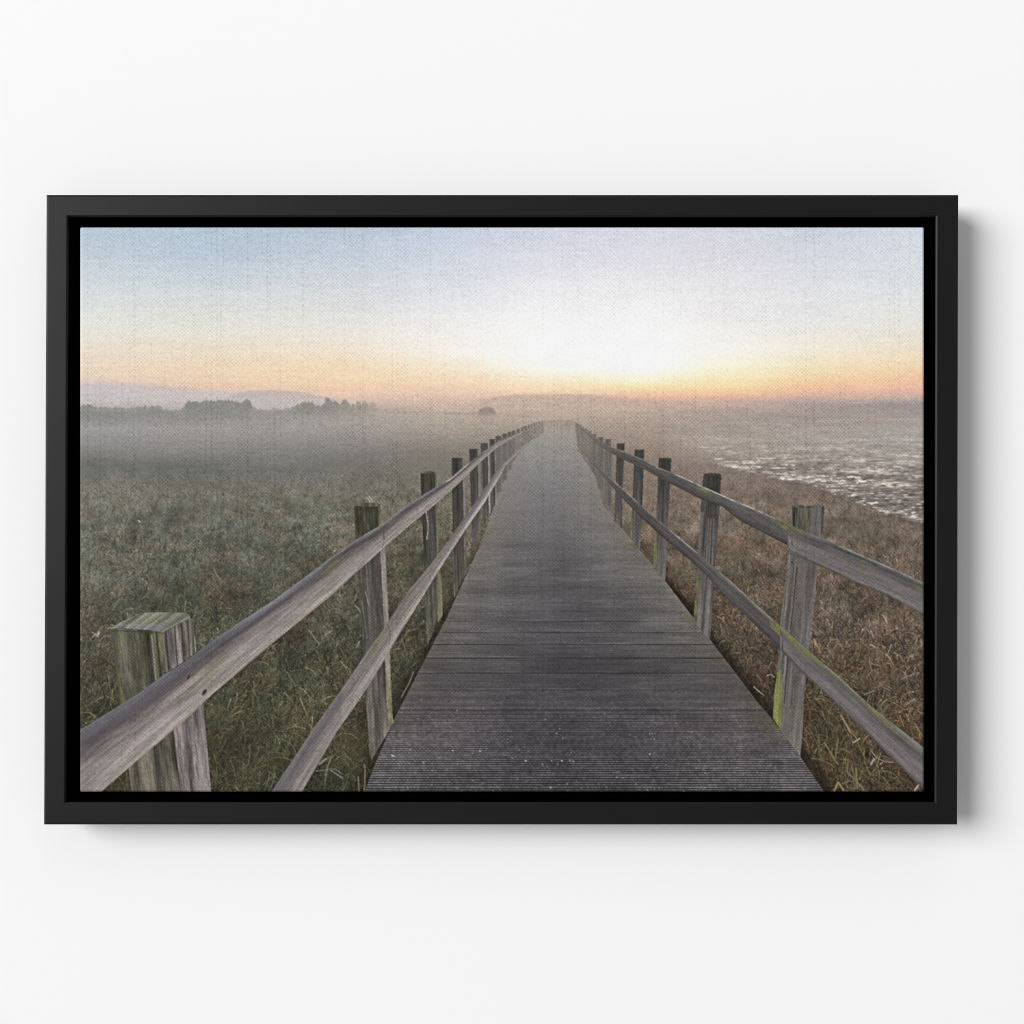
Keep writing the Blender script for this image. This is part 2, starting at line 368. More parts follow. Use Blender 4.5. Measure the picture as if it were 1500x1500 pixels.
dc = dc * (1 - ga[..., None] * (.58 * g + .10 + .16 * vnoise(PX / 4, n * 13, 5) * (.4 - g))[..., None])
fine = vnoise(PX / 22, PY / .8, 11) * .05 + vnoise(PX / 60, PY / 1.3, 12) * .05
dc = dc * (1 + fine * sstep(720, 880, PY) * (1 - .5 * ga))[..., None]
dgap = np.minimum(fr, 1 - fr) * per
gap = (1 - sstep(.35, 1.0, dgap)) * sstep(8, 26, per) * (.55 + .5 * vnoise(PX / 60, np.round(n) * 3.1, 8))
dc = dc * (1 - .78 * np.clip(gap, 0, 1))[..., None]
hl = np.exp(-((fr * per - 2.0) / .8) ** 2) * sstep(10, 20, per) * sstep(-.2, .6, vnoise(PX / 40, np.round(n), 12))
dc = dc * (1 + .22 * hl)[..., None]
# moss creeping in from both sides
ml = np.exp(-(PX - xl) / (7 + 30 * dep)) * sstep(-.3, .6, fbm(PX / 20, PY / 12, 4, 3) + .3) * sstep(640, 720, PY) * (1 - sstep(1060, 1120, PY))
mr = np.exp(-(xr - PX) / (6 + 34 * dep)) * sstep(-.4, .5, fbm(PX / 20, PY / 10, 7, 3) + .3) * sstep(640, 720, PY) * (1 - sstep(1075, 1110, PY))
dc = lerp(dc, dc * C(1.0, .99, .86) + C(1, 1, 0), np.clip(ml * .45, 0, 1)[..., None])
dc = lerp(dc, dc * C(1.02, 1.03, .84) + C(1, 2, 0), np.clip(mr * .5, 0, 1)[..., None])
for cx, cy, rx, ry in [(1118,1056,24,9),(1135,1068,14,8),(585,1062,14,5),(1010,906,12,5),(643,920,10,6),(930,800,8,4)]:
    k = np.exp(-((PX - cx) / rx) ** 2 - ((PY - cy) / ry) ** 2) * .55
    dc = lerp(dc, C(92, 88, 60), (k * (.8 + .3 * g * ga))[..., None])
blend(deck * top, dc)
# thin rails closing the far end where the path bends away
m = sstep(614, 616.5, PY) * (1 - sstep(622, 630, PY)) * sstep(795, 800, PX) * (1 - sstep(838, 843, PX))
blend(m * .65, C(146,132,122))
m = m * sstep(.2, .8, np.cos(PX * 2 * np.pi / 4.6)) * (PX < 828)
blend(m * .6, C(186,170,156))
# specks and flakes
r = np.random.default_rng(5)
for k in range(1500):
    y = 1162 - 300 * r.random() ** 1.7; a = XL(y); b = XR(y)
    uu = r.random() ** 1.25; x = a + (b - a) * uu
    if r.random() < .35 and y < 1000: continue
    wd = r.uniform(.5, 1.4) * (1 + (y > 1050))
    v = r.uniform(86, 128)
    if r.random() < .06: v = 165
    ix = int((x - X0) * S); iy = int((y - Y0) * S)
    IMG[iy:iy + (2 if r.random() < .5 else 1), ix:ix + max(1, int(wd * S * r.uniform(.5, 1.2)))] = C(v, v - 2, v)
for x, y in [(805.5,1153),(662,1099),(702,1100),(575,1107),(573,1106),(769,1114),(822,1114)]:
    ix = int((x - X0) * S); iy = int((y - Y0) * S); IMG[iy:iy + 2, ix:ix + 5] = C(168, 168, 166)

# =================================================================== timber
def polymask(pts, pad=2):
    p = np.array(pts, np.float32)
    i0 = max(0, int((p[:, 0].min() - X0) * S) - pad); i1 = min(W, int((p[:, 0].max() - X0) * S) + pad)
    j0 = max(0, int((p[:, 1].min() - Y0) * S) - pad); j1 = min(H, int((p[:, 1].max() - Y0) * S) + pad)
    if i1 <= i0 or j1 <= j0: return None
    x = PX[j0:j1, i0:i1]; y = PY[j0:j1, i0:i1]
    ins = np.zeros(x.shape, bool)
    for (ax, ay), (bx, by) in zip(p, np.roll(p, -1, 0)):
        if ay == by: continue
        c = ((y >= ay) != (y >= by)) & (x < (bx - ax) * (y - ay) / (by - ay) + ax)
        ins ^= c
    return (slice(j0, j1), slice(i0, i1)), ins, x, y


def timber_face(pts, col, lean=0.0, grain=.10, freq=.45, seed=0, col2=None, moss=None, alpha=1.0, knots=0):
    """an upright face: streaks run along the post (lean = dx/dy)"""
    r = polymask(pts)
    if r is None: return
    sl, ins, x, y = r
    xx = x - lean * y
    s = fbm(xx * freq, y * .012, seed, 3) * grain * 2.3 + vnoise(xx * 1.6, y * .09, seed + 3) * grain * .9 + vnoise(x * 1.2, y * .9, seed + 5) * .05
    p = np.array(pts); y0 = p[:, 1].min(); y1 = p[:, 1].max()
    t = ((y - y0) / max(y1 - y0, 1))[..., None]
    c = C(*col) if col2 is None else lerp(C(*col), C(*col2), t)
    c = c * (1 + s)[..., None]
    if moss:
        for (my0, my1, a, mc) in moss:
            k = sstep(my0 - 6, my0 + 3, y) * (1 - sstep(my1 - 6, my1 + 3, y)) * a * sstep(-.35, .35, fbm(xx * .35, y * .06, seed + 7, 3) + .15)
            c = lerp(c, C(*mc) * (1 + s)[..., None], np.clip(k, 0, 1)[..., None])
    c = lerp(c, c.mean(-1, keepdims=True) * C(1.015, 1.0, .975), .40)
    A = (ins * alpha)[..., None]
    IMG[sl] = IMG[sl] * (1 - A) + c * A


def rail(up, lo, stops, x0, x1, grain=.08, seed=0, moss=(), alpha=1.0, fog=None, edge=None, fr=26):
    """a long rail: up / lo give its edges as y(x); stops = colours across it"""
    i0 = max(0, int((x0 - X0) * S)); i1 = min(W, int((x1 - X0) * S) + 1)
    xc = xs[i0:i1]; e0 = curve(up, xc); e1 = curve(lo, xc)
    j0 = max(0, int((e0.min() - Y0) * S) - 4); j1 = min(H, int((e1.max() - Y0) * S) + 4)
    x = PX[j0:j1, i0:i1]; y = PY[j0:j1, i0:i1]
    yu = np.broadcast_to(e0[None, :], x.shape); yl_ = np.broadcast_to(e1[None, :], x.shape)
    h = np.maximum(yl_ - yu, .5); t = (y - yu) / h
    ins = sstep(-.35, .35, y - yu) * sstep(-.35, .35, yl_ - y)
    ts = np.array([s[0] for s in stops]); cs = np.array([s[1] for s in stops], np.float32)
    warp_ = .035 * vnoise(x / 30, y * 0, seed)
    c = np.stack([np.interp(t + warp_, ts, cs[:, k]) for k in range(3)], -1)
    s = fbm(x * .014, t * fr * .35, seed, 3) * grain * 1.7 + vnoise(x * .045, t * fr * 1.3, seed + 2) * grain * 1.1 + vnoise(x * 1.1, y * 1.1, seed + 4) * .045
    c = c * (1 + s)[..., None]
    for (mx, w, t0, t1, a, mc) in moss:
        k = np.exp(-((x - mx) / w) ** 2) * sstep(t0 - .08, t0 + .04, t) * (1 - sstep(t1 - .04, t1 + .1, t)) * a * sstep(-.5, .2, fbm(x * .2, t * 6, seed + 5, 2) + .2)
        c = lerp(c, C(*mc) * (1 + s)[..., None], np.clip(k, 0, 1)[..., None])
    if edge:                                              # lit or dark arris
        for (et, ew, ec, ea, ex0, ex1) in edge:
            k = np.exp(-((y - yu - et * h - (.55 if et < .1 else (-.55 if et > .9 else 0))) / (ew * 1.1)) ** 2) * min(1, ea * 1.25) * sstep(ex0, ex0 + 8, x) * (1 - sstep(ex1 - 8, ex1, x)) * (.75 + .45 * vnoise(x / 6, y * 0, seed + 9))
            c = lerp(c, C(*ec), np.clip(k, 0, 1)[..., None])
    if fog is not None:
        k = fog(x)[..., None]; c = lerp(c, C(158, 145, 134), k)
    c = lerp(c, c.mean(-1, keepdims=True) * C(1.015, 1.0, .975), .40)
    A = (ins * alpha)[..., None]
    IMG[j0:j1, i0:i1] = IMG[j0:j1, i0:i1] * (1 - A) + c * A


MOSS = (112, 116, 60); MOSSD = (84, 83, 60)
# ---- left far posts
lp = [ # x0, x1, top, bottom
 (793,795,616,634),(789,791.5,617.2,637),(785,787.5,618.3,640),(781,784,619.5,643),(777,780,621,646),(773,776,622.5,650),(768,772,624.2,655),(763,767.5,626,660),(756.5,761.5,628.6,667),
 (750,755,630.6,675),(743.3,749.3,632.7,690),(736,742.7,634.8,705),(725.3,734.7,638.6,722)]
# far side wall of the walkway rails, hazy web of posts
for pts, c, a in [([(736,645),(772,630),(797,618),(797,634),(775,648),(749,676),(736,702)],(124,115,108),.55),([(704,668),(736,650),(736,702),(716,748),(704,760)],(110,104,96),.35),
                  ([(842,622),(860,636),(880,650),(898,664),(898,752),(884,738),(871,694),(857,674),(846,655)],(112,105,98),.6)]:
    timber_face(pts, c, 0, .10, .5, 2, alpha=a)
for i, (a, b, t, bo) in enumerate(lp):
    f = (i + 3) / 15
    c = lerp(C(138,126,116), C(76,72,69), min(1, f))
    timber_face([(a,t),(b,t),(b,t+4+i*.5),(a,t+4+i*.5)], tuple(c), 0, .08, .5, i, alpha=.85)
    timber_face([(a,t+4),(b,t+4),(b,bo-2),(a,bo)], tuple(c * .5 + C(58,55,52)), 0, .08, .5, i, alpha=.30 if i < 10 else .6)
    if i > 8: timber_face([(b,t+1),(b+.9,t+1),(b+.9,bo),(b,bo)], (142,132,124), 0, .05, .5, i, alpha=.7)
# ---- right far posts
rp = [(842.5,844,617.5,632),(845,847.5,619.5,640),(848.5,851.5,622,650),(852.5,855.5,625,660),(856.5,860,628,670),(861.5,866,631.5,682),(868,873.5,635.5,694),(876.5,884,640,716),(886.4,895,643,742)]
for i, (a, b, t, bo) in enumerate(rp):
    f = (i + 2) / 10
    c = lerp(C(134,124,116), C(80,75,72), min(1, f))
    timber_face([(a,t),(b,t),(b,t+3.5+i*.8),(a,t+3.5+i*.8)], tuple(c), 0, .08, .5, i + 4, alpha=.85)
    timber_face([(a,t+4),(b,t+4),(b,bo),(a,bo-2)], tuple(c * .5 + C(56,54,51)), 0, .08, .5, i + 4, alpha=.30 if i < 6 else .75)
    if i > 5: timber_face([(a-1.2,t+3),(a,t+3),(a,bo-2),(a-1.2,bo-2)], (112,110,84), 0, .06, .5, i, alpha=.6)

# ---- left posts, far to near
timber_face([(716.7,643),(724.9,643),(726,740),(719,746)], (74,71,68), .02, .12, .5, 1, (96,92,88))
timber_face([(724.9,644),(726,644),(727,738),(726,740)], (140,132,126), .02, .05, .5, 1)
timber_face([(704,648.8),(714.7,648.8),(716.5,755),(707,762)], (70,68,64), .02, .12, .5, 2, (92,88,84))
timber_face([(714.7,649.5),(716,649.5),(718,750),(716.5,755)], (150,142,136), .02, .05, .5, 2)
timber_face([(687,657.3),(699.6,657.3),(702,775),(692,800)], (66,64,60), .02, .12, .45, 3, (84,80,76))
timber_face([(699.6,658),(701.5,658),(705,775),(702,778)], (124,120,110), .02, .06, .5, 3, moss=[(735,790,.7,MOSSD)])
timber_face([(661.3,670.3),(677.4,670.3),(680,800),(681,842),(665,876)], (64,60,57), .03, .14, .4, 4, (92,88,80), moss=[(760,870,.4,(84,84,58))])
timber_face([(677.4,671),(679.4,672),(684,800),(684.5,832),(680.5,844)], (120,114,104), .03, .08, .4, 5, moss=[(760,845,.9,MOSSD)])
timber_face([(615.7,692.9),(637.2,692.9),(640,800),(641,902),(632,932),(626,944),(623,880)], (60,58,50), .04, .18, .33, 6, (92,88,78), moss=[(690,716,.7,(62,64,40)),(830,940,.45,(98,96,70))])
timber_face([(637.2,693),(639.6,692),(643,800),(648,870),(648,902),(641,912),(640,800)], (104,100,84), .04, .10, .4, 7, (112,107,80), moss=[(800,905,.8,(104,101,70)),(690,740,.7,(86,86,60))])
blade([(624.5,750),(627,766),(627,780),(625.5,790)], (160,156,142), 1, .9)
timber_face([(620,691),(632,690),(639,692),(630,694)], (78,80,58), 0, .1)
# nearest but one on the left
timber_face([(518,741),(554,741),(560,880),(568,1073),(544,1114),(540,1092),(529,905)], (70,66,62), .055, .17, .24, 8, (98,90,84),
            moss=[(738,785,.9,(62,63,36)),(1010,1100,.35,(100,94,70))])
timber_face([(554,741),(560,739),(564,800),(568,880),(575,1052),(577,1056),(568,1073),(561,880)], (132,122,116), .055, .12, .3, 9, (134,124,106),
            moss=[(738,768,.9,(98,92,58)),(985,1070,.9,(108,104,66))])
timber_face([(519,740),(526,737),(546,736.5),(559,738.5),(554,742),(530,742)], (86,85,60), 0, .2, .3, 9)
blade([(535,866),(538,876),(541,888)], (140,128,122), 1.2, .7)
blade([(529,898),(533,990),(541,1090)], (62,54,52), 1.2, .6)
blade([(530,880),(534,905),(538,935)], (132,122,118), 1, .5)
# nearest left post with its cap
timber_face([(161,920),(238,924),(244,990),(267,1162),(193,1162),(172,1000)], (82,78,70), .13, .22, .10, 10, (100,92,88),
            moss=[(922,1030,.85,(88,88,54)),(1060,1165,.6,(96,92,62))])
timber_face([(238,924),(276,903),(283,908),(288,958),(300,1050),(309,1162),(266,1162),(252,1050),(243,985)], (106,98,94), .10, .22, .12, 11, (116,104,106),
            moss=[(905,960,.4,(96,90,62))])
timber_face([(161,921),(172,914),(190,905),(206,898),(222,897),(272,897.5),(279,902),(277,907),(240,925),(236,924),(175,920)], (104,102,98), -1.4, .16, .16, 12, (112,112,112),
            moss=[(892,918,.8,(116,119,80))])
blade([(175,916.5),(200,915.5),(236,916.5)], (132,134,136), 1.0, .5)
blade([(237,926),(258,914),(277,905)], (134,130,128), 1.4, .5)
blade([(240,927),(262,914),(278,906)], (60,54,50), .7, .35)
blade([(163,924),(236,927)], (66,64,58), 1.5, .4)
for xx, a in [(243,.5),(256,.45),(266,.5),(275,.45)]:
    blade([(xx, 926 - (xx - 240) * .5),(xx + 3, 960),(xx + 5, 980)], (66,54,50), 1.8, a)
blade([(229,926),(233,960),(236,990),(239,1000)], (58,54,52), 2.6, .5)
blade([(222,930),(226,965),(229,1000)], (128,124,126), 2.2, .35)
blade([(285,932),(287,955)], (150,146,134), 1, .8)
blade([(239,930),(243,966),(245,984)], (126,118,116), 1.5, .5)

# ---- left rails
LTU = [(110,1074),(116,1070),(160,1043),(200,1018),(244,986),(288,956),(320,932),(396,883),(480,821),(520,792),(560,768),(590,744),(638,714),(660,701),(680,684),(702,666),(720,654),(736,643),(756,635.5),(776,627),(797,617)]
LTL = [(110,1194),(148,1160),(196,1118),(270,1056),(312,1016),(398,943),(436,912),(488,870),(522,838),(560,804),(600,769),(638,738),(664,715),(678,702),(701,679),(727,656),(745,645),(772,630),(797,619.5)]
# lower rail first (it passes behind nothing near the walkway)
LLU = [(395,1166),(400,1157),(456,1072),(516,988),(536,958),(560,924),(600,864),(630,828),(651,800),(679,760),(707,720),(727,691),(739,677),(758,659),(773,646)]
LLL = [(395,1250),(436,1170),(442,1160),(492,1074),(536,1010),(568,958),(588,924),(614,882),(642,836),(685,771),(709,737),(731,700),(740,682),(775,648)]
fogL = lambda x: sstep(690, 800, x) * .6
rail(LLU, LLL, [(0,(116,108,110)),(.12,(104,98,100)),(.30,(112,103,102)),(.55,(136,124,122)),(.9,(148,137,132)),(1,(142,132,124))], 398, 772, .10, 3,
     moss=[(552,12,0,.28,.9,(106,104,68)),(560,60,.3,.6,.3,(120,114,90)),(610,40,0,.2,.25,(104,100,80))], fog=fogL,
     edge=[(.0,.7,(160,152,150),.35,400,640),(1.0,.8,(176,166,158),.55,470,760),(.02,.9,(196,188,180),.8,683,694)], fr=16)
rail(LLU, LLL, [(0,(98,92,98)),(.4,(94,88,94)),(.52,(110,100,102)),(1,(120,110,110))], 398, 500, .08, 5, alpha=.5, fr=18)
# seams in the lower rail where two lengths meet at the post
blade([(567,914),(571,922),(572,934),(570,944)], (84,74,70), .8, .7)
blade([(570,929),(570.5,930)], (30,28,26), 1.2, .9)
rail(LTU, LTL, [(0,(116,115,119)),(.08,(98,95,98)),(.20,(84,77,79)),(.32,(106,95,96)),(.45,(134,120,118)),(.8,(150,137,133)),(.96,(154,142,134)),(1,(140,128,116))], 110, 797, .09, 1,
     moss=[(486,14,.16,.42,.8,(110,105,66)),(566,10,.0,.2,.8,(112,107,68)),(305,30,.40,.7,.45,(138,132,98)),(285,14,.0,.2,.5,(104,102,66)),(395,40,.30,.5,.25,(126,118,92))],
     edge=[(.0,.9,(150,150,154),.45,340,600),(.01,.9,(205,198,190),.9,650,690),(.0,.8,(196,186,176),.7,703,738),(1.0,.8,(180,164,152),.6,520,740),(1.0,.8,(150,138,110),.5,250,520)],
     fog=fogL, fr=20)
# the near end turns its top face to us: darker blue-grey upper band
i1 = int((470 - X0) * S); j0 = int((815 - Y0) * S); x = PX[j0:, :i1]; y = PY[j0:, :i1]
split = curve([(110,1096),(150,1076),(200,1044),(244,1012),(278,987),(320,950),(396,894),(450,857),(470,842)], x)
yu = curve(LTU, x)
k = sstep(-.4, .4, y - yu) * (1 - sstep(-3, 9, y - split)) * (.62 - .25 * sstep(330, 470, x))
cc = lerp(C(98,97,104), C(86,78,82), sstep(0, 1, (y - yu) / np.maximum(split - yu, 1))[..., None])
cc = lerp(cc, C(116,116,124), (sstep(.0, .5, 1 - (y - yu) / np.maximum(split - yu, 1)) * sstep(290, 380, x))[..., None])
cc = cc * (1 + .12 * fbm(x * .02 + y * .02, (y - yu) * .25, 4, 3))[..., None]
IMG[j0:, :i1] = IMG[j0:, :i1] * (1 - k[..., None]) + cc * k[..., None]
# dark grain line along the rail, bolt heads, seam at the post
blade([(278,992),(286,985),(320,955)], (96,84,82), 2.2, .35)
for bx, by, w, h in [(276,992,1.8,4.0),(299.5,1014,3.2,5.0)]:
    sl = box(bx, by, 9, 9); x = PX[sl]; y = PY[sl]
    q = ((x - bx + .35 * (y - by)) / w) ** 2 + ((y - by) / h) ** 2
    a_ = (np.clip(1.25 - q, 0, 1) * .85)[..., None]; IMG[sl] = IMG[sl] * (1 - a_) + C(46, 38, 36) * a_
    q2 = ((x - bx + .35 * (y - by) - .4) / (w * .45)) ** 2 + ((y - by) / (h * .5)) ** 2
    a_ = (np.clip(1.1 - q2, 0, 1) * .5)[..., None]; IMG[sl] = IMG[sl] * (1 - a_) + C(112, 100, 96) * a_
blade([(240,986.5),(250,983),(272,968),(288,956)], (38,34,30), 1.1, .8)
blade([(278,988),(276,995)], (70,60,58), 1, .5)
blade([(560,770),(563,780),(563,792),(560,803)], (96,84,80), .8, .6)
blade([(562,779),(562.5,790)], (54,46,44), .9, .8)
blade([(524,834),(532,826)], (92,74,66), 1.1, .7)

# ---- right posts
timber_face([(903.5,649.5),(915.2,649.5),(913,700),(911,775),(900,762),(902,700)], (64,61,60), -.02, .12, .5, 2, (92,88,86))
timber_face([(900.8,730),(902,730),(901.5,766),(900,763)], MOSSD, 0, .1, .5, 2)
timber_face([(929.6,658.3),(943.7,658.3),(941,740),(937.5,806),(924,789),(927,720)], (64,61,59), -.04, .13, .45, 3, (94,90,88))
timber_face([(924.3,748),(926.6,746),(926,790),(924,788)], (106,106,70), 0, .1, .5, 4)
timber_face([(965,672),(983.5,672),(981,720),(977,790),(974,853),(957.5,832),(962,740)], (62,59,57), -.05, .14, .4, 5, (98,94,92))
timber_face([(958.4,786),(961.8,780),(961.4,834),(957.5,831)], (112,115,58), 0, .1, .5, 6)
timber_face([(965.5,670.5),(982,670.5),(984,673),(965,673)], (66,68,56), 0, .1, .5, 6)
timber_face([(1030.4,695),(1056.7,695),(1054,745),(1050,790),(1046,840),(1040,939),(1016,909),(1022,830),(1026,750)], (62,60,56), -.07, .18, .3, 7, (104,98,96))
timber_face([(1026,750),(1031,750),(1026,830),(1021,912),(1016,908),(1022,830)], (92,88,80), -.07, .1, .4, 8, moss=[(850,915,.95,(114,117,56))])
timber_face([(1030.6,694),(1040,692.5),(1055,693.5),(1057,696),(1031,697)], (66,68,56), 0, .1, .5, 6)
blade([(1034,755),(1031,800),(1029,826)], (60,56,46), 1.2, .6)
for xx in (1038,1042,1046):
    blade([(xx,760),(xx-2,800),(xx-3,830)], (128,122,118), .8, .45)
# nearest right post
timber_face([(1160,742),(1208,742),(1206,770),(1197,820),(1194,880),(1184,960),(1178,1020),(1175,1080),(1172,1108),(1144,1070),(1150,1000),(1160,900),(1168,812),(1164,775)],
            (92,88,86), -.10, .10, .22, 9, (108,100,100), moss=[(1020,1100,.35,(104,96,72))])
timber_face([(1160,742),(1186,742),(1185,782),(1160,772)], (72,70,62), -.02, .30, .35, 10, moss=[(742,775,.5,(84,86,58))])
timber_face([(1203,743),(1208,742),(1205,778),(1202,784)], (74,72,70), -.06, .1, .3, 10)
timber_face([(1156,806),(1167.5,812),(1160,900),(1153,960),(1150,1010),(1145,1068),(1133,1052),(1138,985),(1144,902)], (100,96,90), -.10, .16, .5, 11, (96,92,82))
timber_face([(1138.5,984),(1145,980),(1146,1020),(1144,1069),(1132.5,1052),(1134,1020)], (122,127,56), -.06, .10, .3, 12)
blade([(1169,814),(1166,850),(1161,900),(1158,922)], (62,60,34), 1.6, .7)
blade([(1170,812),(1168,830)], (104,108,48), 2, .6)
blade([(1155,962),(1151,1000),(1149,1030)], (70,56,42), 1.3, .7)
blade([(1152,960),(1148,1000)], (132,126,120), 1.3, .5)
timber_face([(1160,742),(1163,739.5),(1180,741),(1206,740),(1208,743),(1190,743.5),(1170,744)], (86,90,76), 0, .15, .3, 6)

# ---- right rails
RLU = [(846,652),(866,671),(889,696),(902,707),(911,715),(926,728),(938,739),(962,760),(975,771),(1022,810),(1055,838),(1080,860),(1100,879),(1124,900),(1148,921),(1176,946),(1220,984),(1280,1038),(1360,1101)]
RLL = [(846,655),(866,676),(889,705),(911,729),(938,757),(974,790),(1004,815),(1033,841),(1068,880),(1100,909),(1132,941),(1148,957),(1182,992),(1220,1026),(1240,1046),(1280,1085),(1346,1150),(1360,1164)]
RTU = [(842,617),(860,631),(880,646),(894,654.5),(914,661),(943,673.6),(964,685),(985,692),(1030,713),(1055,724),(1080,735),(1100,743),(1160,770),(1186,781),(1240,803),(1300,829),(1360,856)]
RTL = [(842,621),(860,637),(880,654),(894,663),(914,674),(943,687),(964,699),(993,714),(1026,731),(1058,742),(1080,760),(1100,771),(1154,799),(1157,812),(1174,818),(1220,838),(1300,873),(1360,903)]
fogR = lambda x: (1 - sstep(842, 920, x)) * .5
rail(RLU, RLL, [(0,(98,94,92)),(.2,(84,80,80)),(.7,(80,75,76)),(1,(66,61,61))], 850, 1148, .08, 6, fog=fogR,
     moss=[(1140,16,0,.4,.9,(116,121,54)),(1112,16,0,.14,.4,(106,108,68))],
     edge=[(.0,.9,(186,178,170),.85,978,1025),(.0,.8,(176,168,160),.7,888,938),(.0,.8,(150,146,140),.5,938,978),(.0,1.3,(140,142,134),.75,1050,1135)], fr=12)
rail(RLU, RLL, [(0,(112,110,106)),(.14,(104,100,92)),(.22,(92,86,84)),(.5,(106,99,100)),(.85,(110,102,103)),(1,(78,70,68))], 1143, 1360, .06, 7,
     moss=[(1168,22,0,.26,.95,(114,119,54)),(1200,20,0,.16,.7,(114,118,60)),(1290,26,0,.20,.85,(114,118,58)),(1262,14,0,.12,.6,(100,102,66)),(1230,20,0,.1,.4,(100,102,72))],
     edge=[(.0,1.4,(140,144,140),.5,1205,1275),(.0,1.2,(136,140,132),.5,1310,1355)], fr=16)
blade([(1143,922),(1146,932),(1146,948),(1149,957)], (70,66,58), 1, .6)
blade([(1146,944),(1146,950)], (44,38,34), 1.6, .9)
blade([(1149,957),(1155,963)], (66,52,42), 1.5, .7)
rail(RTU, RTL, [(0,(108,104,100)),(.15,(88,84,82)),(.5,(84,79,78)),(.85,(78,73,72)),(1,(64,60,58))], 843, 1156, .08, 8, fog=fogR,
     moss=[(1030,9,0,.3,.9,(112,115,56)),(1148,14,0,.3,.9,(112,115,54))],
     edge=[(.0,1.0,(178,172,164),.75,985,1140),(.0,.8,(150,144,138),.6,900,985)], fr=12)
rail(RTU, RTL, [(0,(104,104,102)),(.10,(92,90,88)),(.20,(86,82,80)),(.45,(108,101,102)),(.9,(112,104,106)),(1,(84,76,74))], 1154, 1360, .07, 9,
     moss=[(1168,16,0,.24,.95,(98,100,62)),(1262,5,.2,.6,.5,(98,96,58)),(1344,10,.1,.35,.6,(106,104,68))],
     edge=[(.02,1.1,(136,142,146),.65,1225,1356),(.13,1.2,(58,58,60),.7,1196,1290),(.16,.8,(66,66,68),.5,1290,1356)], fr=16)
blade([(1154,776),(1154,797),(1158,806)], (78,74,66), 1, .6)
blade([(1160.5,793),(1160.5,799)], (50,44,40), 1.3, .9)
blade([(1157,806),(1176,816),(1196,826),(1230,842)], (76,70,62), 1.2, .5)
blade([(1156,776),(1180,783),(1200,792)], (84,84,76), 1, .4)
# shadowed side where the near rail lies against the post
for p in [(1262,1079,1270,1090)]:
    pass

# overall soft lens grain of the photograph before printing
IMG *= (1 + .025 * vnoise(PX / 1.3, PY / 1.3, 1))[..., None]
IMG = np.clip(IMG, 0, 255)
# ---- bring down to one colour per millimetre
small = IMG.reshape(H // S, S, W // S, S, 3).mean((1, 3))
nh, nw = small.shape[:2]
SX, SY = np.meshgrid(X0 + np.arange(nw) + .5, Y0 + np.arange(nh) + .5)

# ---- canvas weave: ink misses the pits between the threads
wx = SX + .40 * vnoise(SX / 16, SY / 90, 3) + .22 * vnoise(SX / 3, SY / 60, 5)
wyy = SY + .30 * vnoise(SX / 90, SY / 16, 4) + .16 * vnoise(SX / 9, SY / 2.5, 6)
ca = np.cos(2 * np.pi * wx / 5.4 + 2 * np.pi * wyy / 5.3); cb = np.cos(2 * np.pi * wx / 5.5 - 2 * np.pi * wyy / 5.3)
weave = -.5 * (ca + cb) + .30 * np.cos(2 * np.pi * wyy / 2.65)
weave = weave * (.70 + .45 * vnoise(SX / 30, SY / 22, 8)) + .36 * rng.normal(0, 1, SX.shape)
pit = np.clip(weave - .55, 0, 2)
slub = np.zeros_like(SX); cx_ = 118.0
while cx_ < 1354:                                           # open warp threads: dotted dark lines down the cloth
    cx_ += rng.uniform(3.5, 22) if rng.random() < .7 else rng.uniform(2.6, 5)
    k0 = int(cx_ - X0)
    if 1 < k0 < nw - 2:
        seg = np.clip(vnoise(np.full(nh, cx_), SY[:, 0] / rng.uniform(30, 120), int(cx_) % 16) * 1.3 + rng.uniform(-.1, .8), 0, 1)
        dt = np.clip(np.cos(2 * np.pi * SY[:, 0] / 7.6 + rng.uniform(0, 6) + 2.2 * vnoise(np.full(nh, cx_), SY[:, 0] / 11, 5)), 0, 1) ** 1.5
        slub[:, k0] += seg * (.12 + dt) * rng.uniform(.3, 1); slub[:, k0 + 1] += seg * (.02 + .4 * dt) * .5
grit = vnoise(SX / 1.5, SY / 1.25, 13) * .6 + vnoise(SX / 2.4, SY / 1.6, 14) * .6
thread = vnoise(SX / 1.8, SY / 70, 10) * .5 + vnoise(SX / 13, SY / 300, 11) * .15 + vnoise(SX / 80, SY / 1.7, 12) * .4
rel = weave * .135 + pit * .17 + slub * .34 + grit * .07 + thread * .024 + .03 * vnoise(SX / 30, SY / 1.4, 15)
edgefade = sstep(0, 11, SX - 116) * sstep(0, 4, SY - 332) * sstep(0, 6, 1355 - SX) * sstep(0, 3, 1161 - SY)
lumn = small.mean(-1) / 255
amp = .95 * (1 - .60 * sstep(.60, .97, lumn)) * (.35 + .65 * edgefade)
blur = (small + np.roll(small, 1, 0) + np.roll(small, -1, 0) + np.roll(small, 1, 1) + np.roll(small, -1, 1)) / 5
def boxblur(a, r):
    for ax in (0, 1):
        p = np.concatenate([np.repeat(a.take([0], ax), r + 1, ax), a, np.repeat(a.take([-1], ax), r, ax)], ax)
        c = np.cumsum(p, ax, dtype=np.float64); n_ = a.shape[ax]; w_ = 2 * r + 1
        a = ((c.take(range(w_, w_ + n_), ax) - c.take(range(0, n_), ax)) / w_).astype(np.float32)
    return a
wide_ = boxblur(boxblur(small, 4), 4)
cl_ = (sstep(640, 740, SY) * .42)[..., None]
small = small + .8 * (small - blur) + cl_ * (small - wide_)  # the print is crisply sharpened
small = small * np.clip(1.07 - rel * amp, .36, 1.34)[..., None]
small = np.clip(small, 4, 255) / 255
lin = np.where(small <= .04045, small / 12.92, ((small + .055) / 1.055) ** 2.4)
KEYGAIN = 1.19                                             # light that falls on the canvas
albedo = np.clip(lin / KEYGAIN, 0, .93).astype(np.float32)

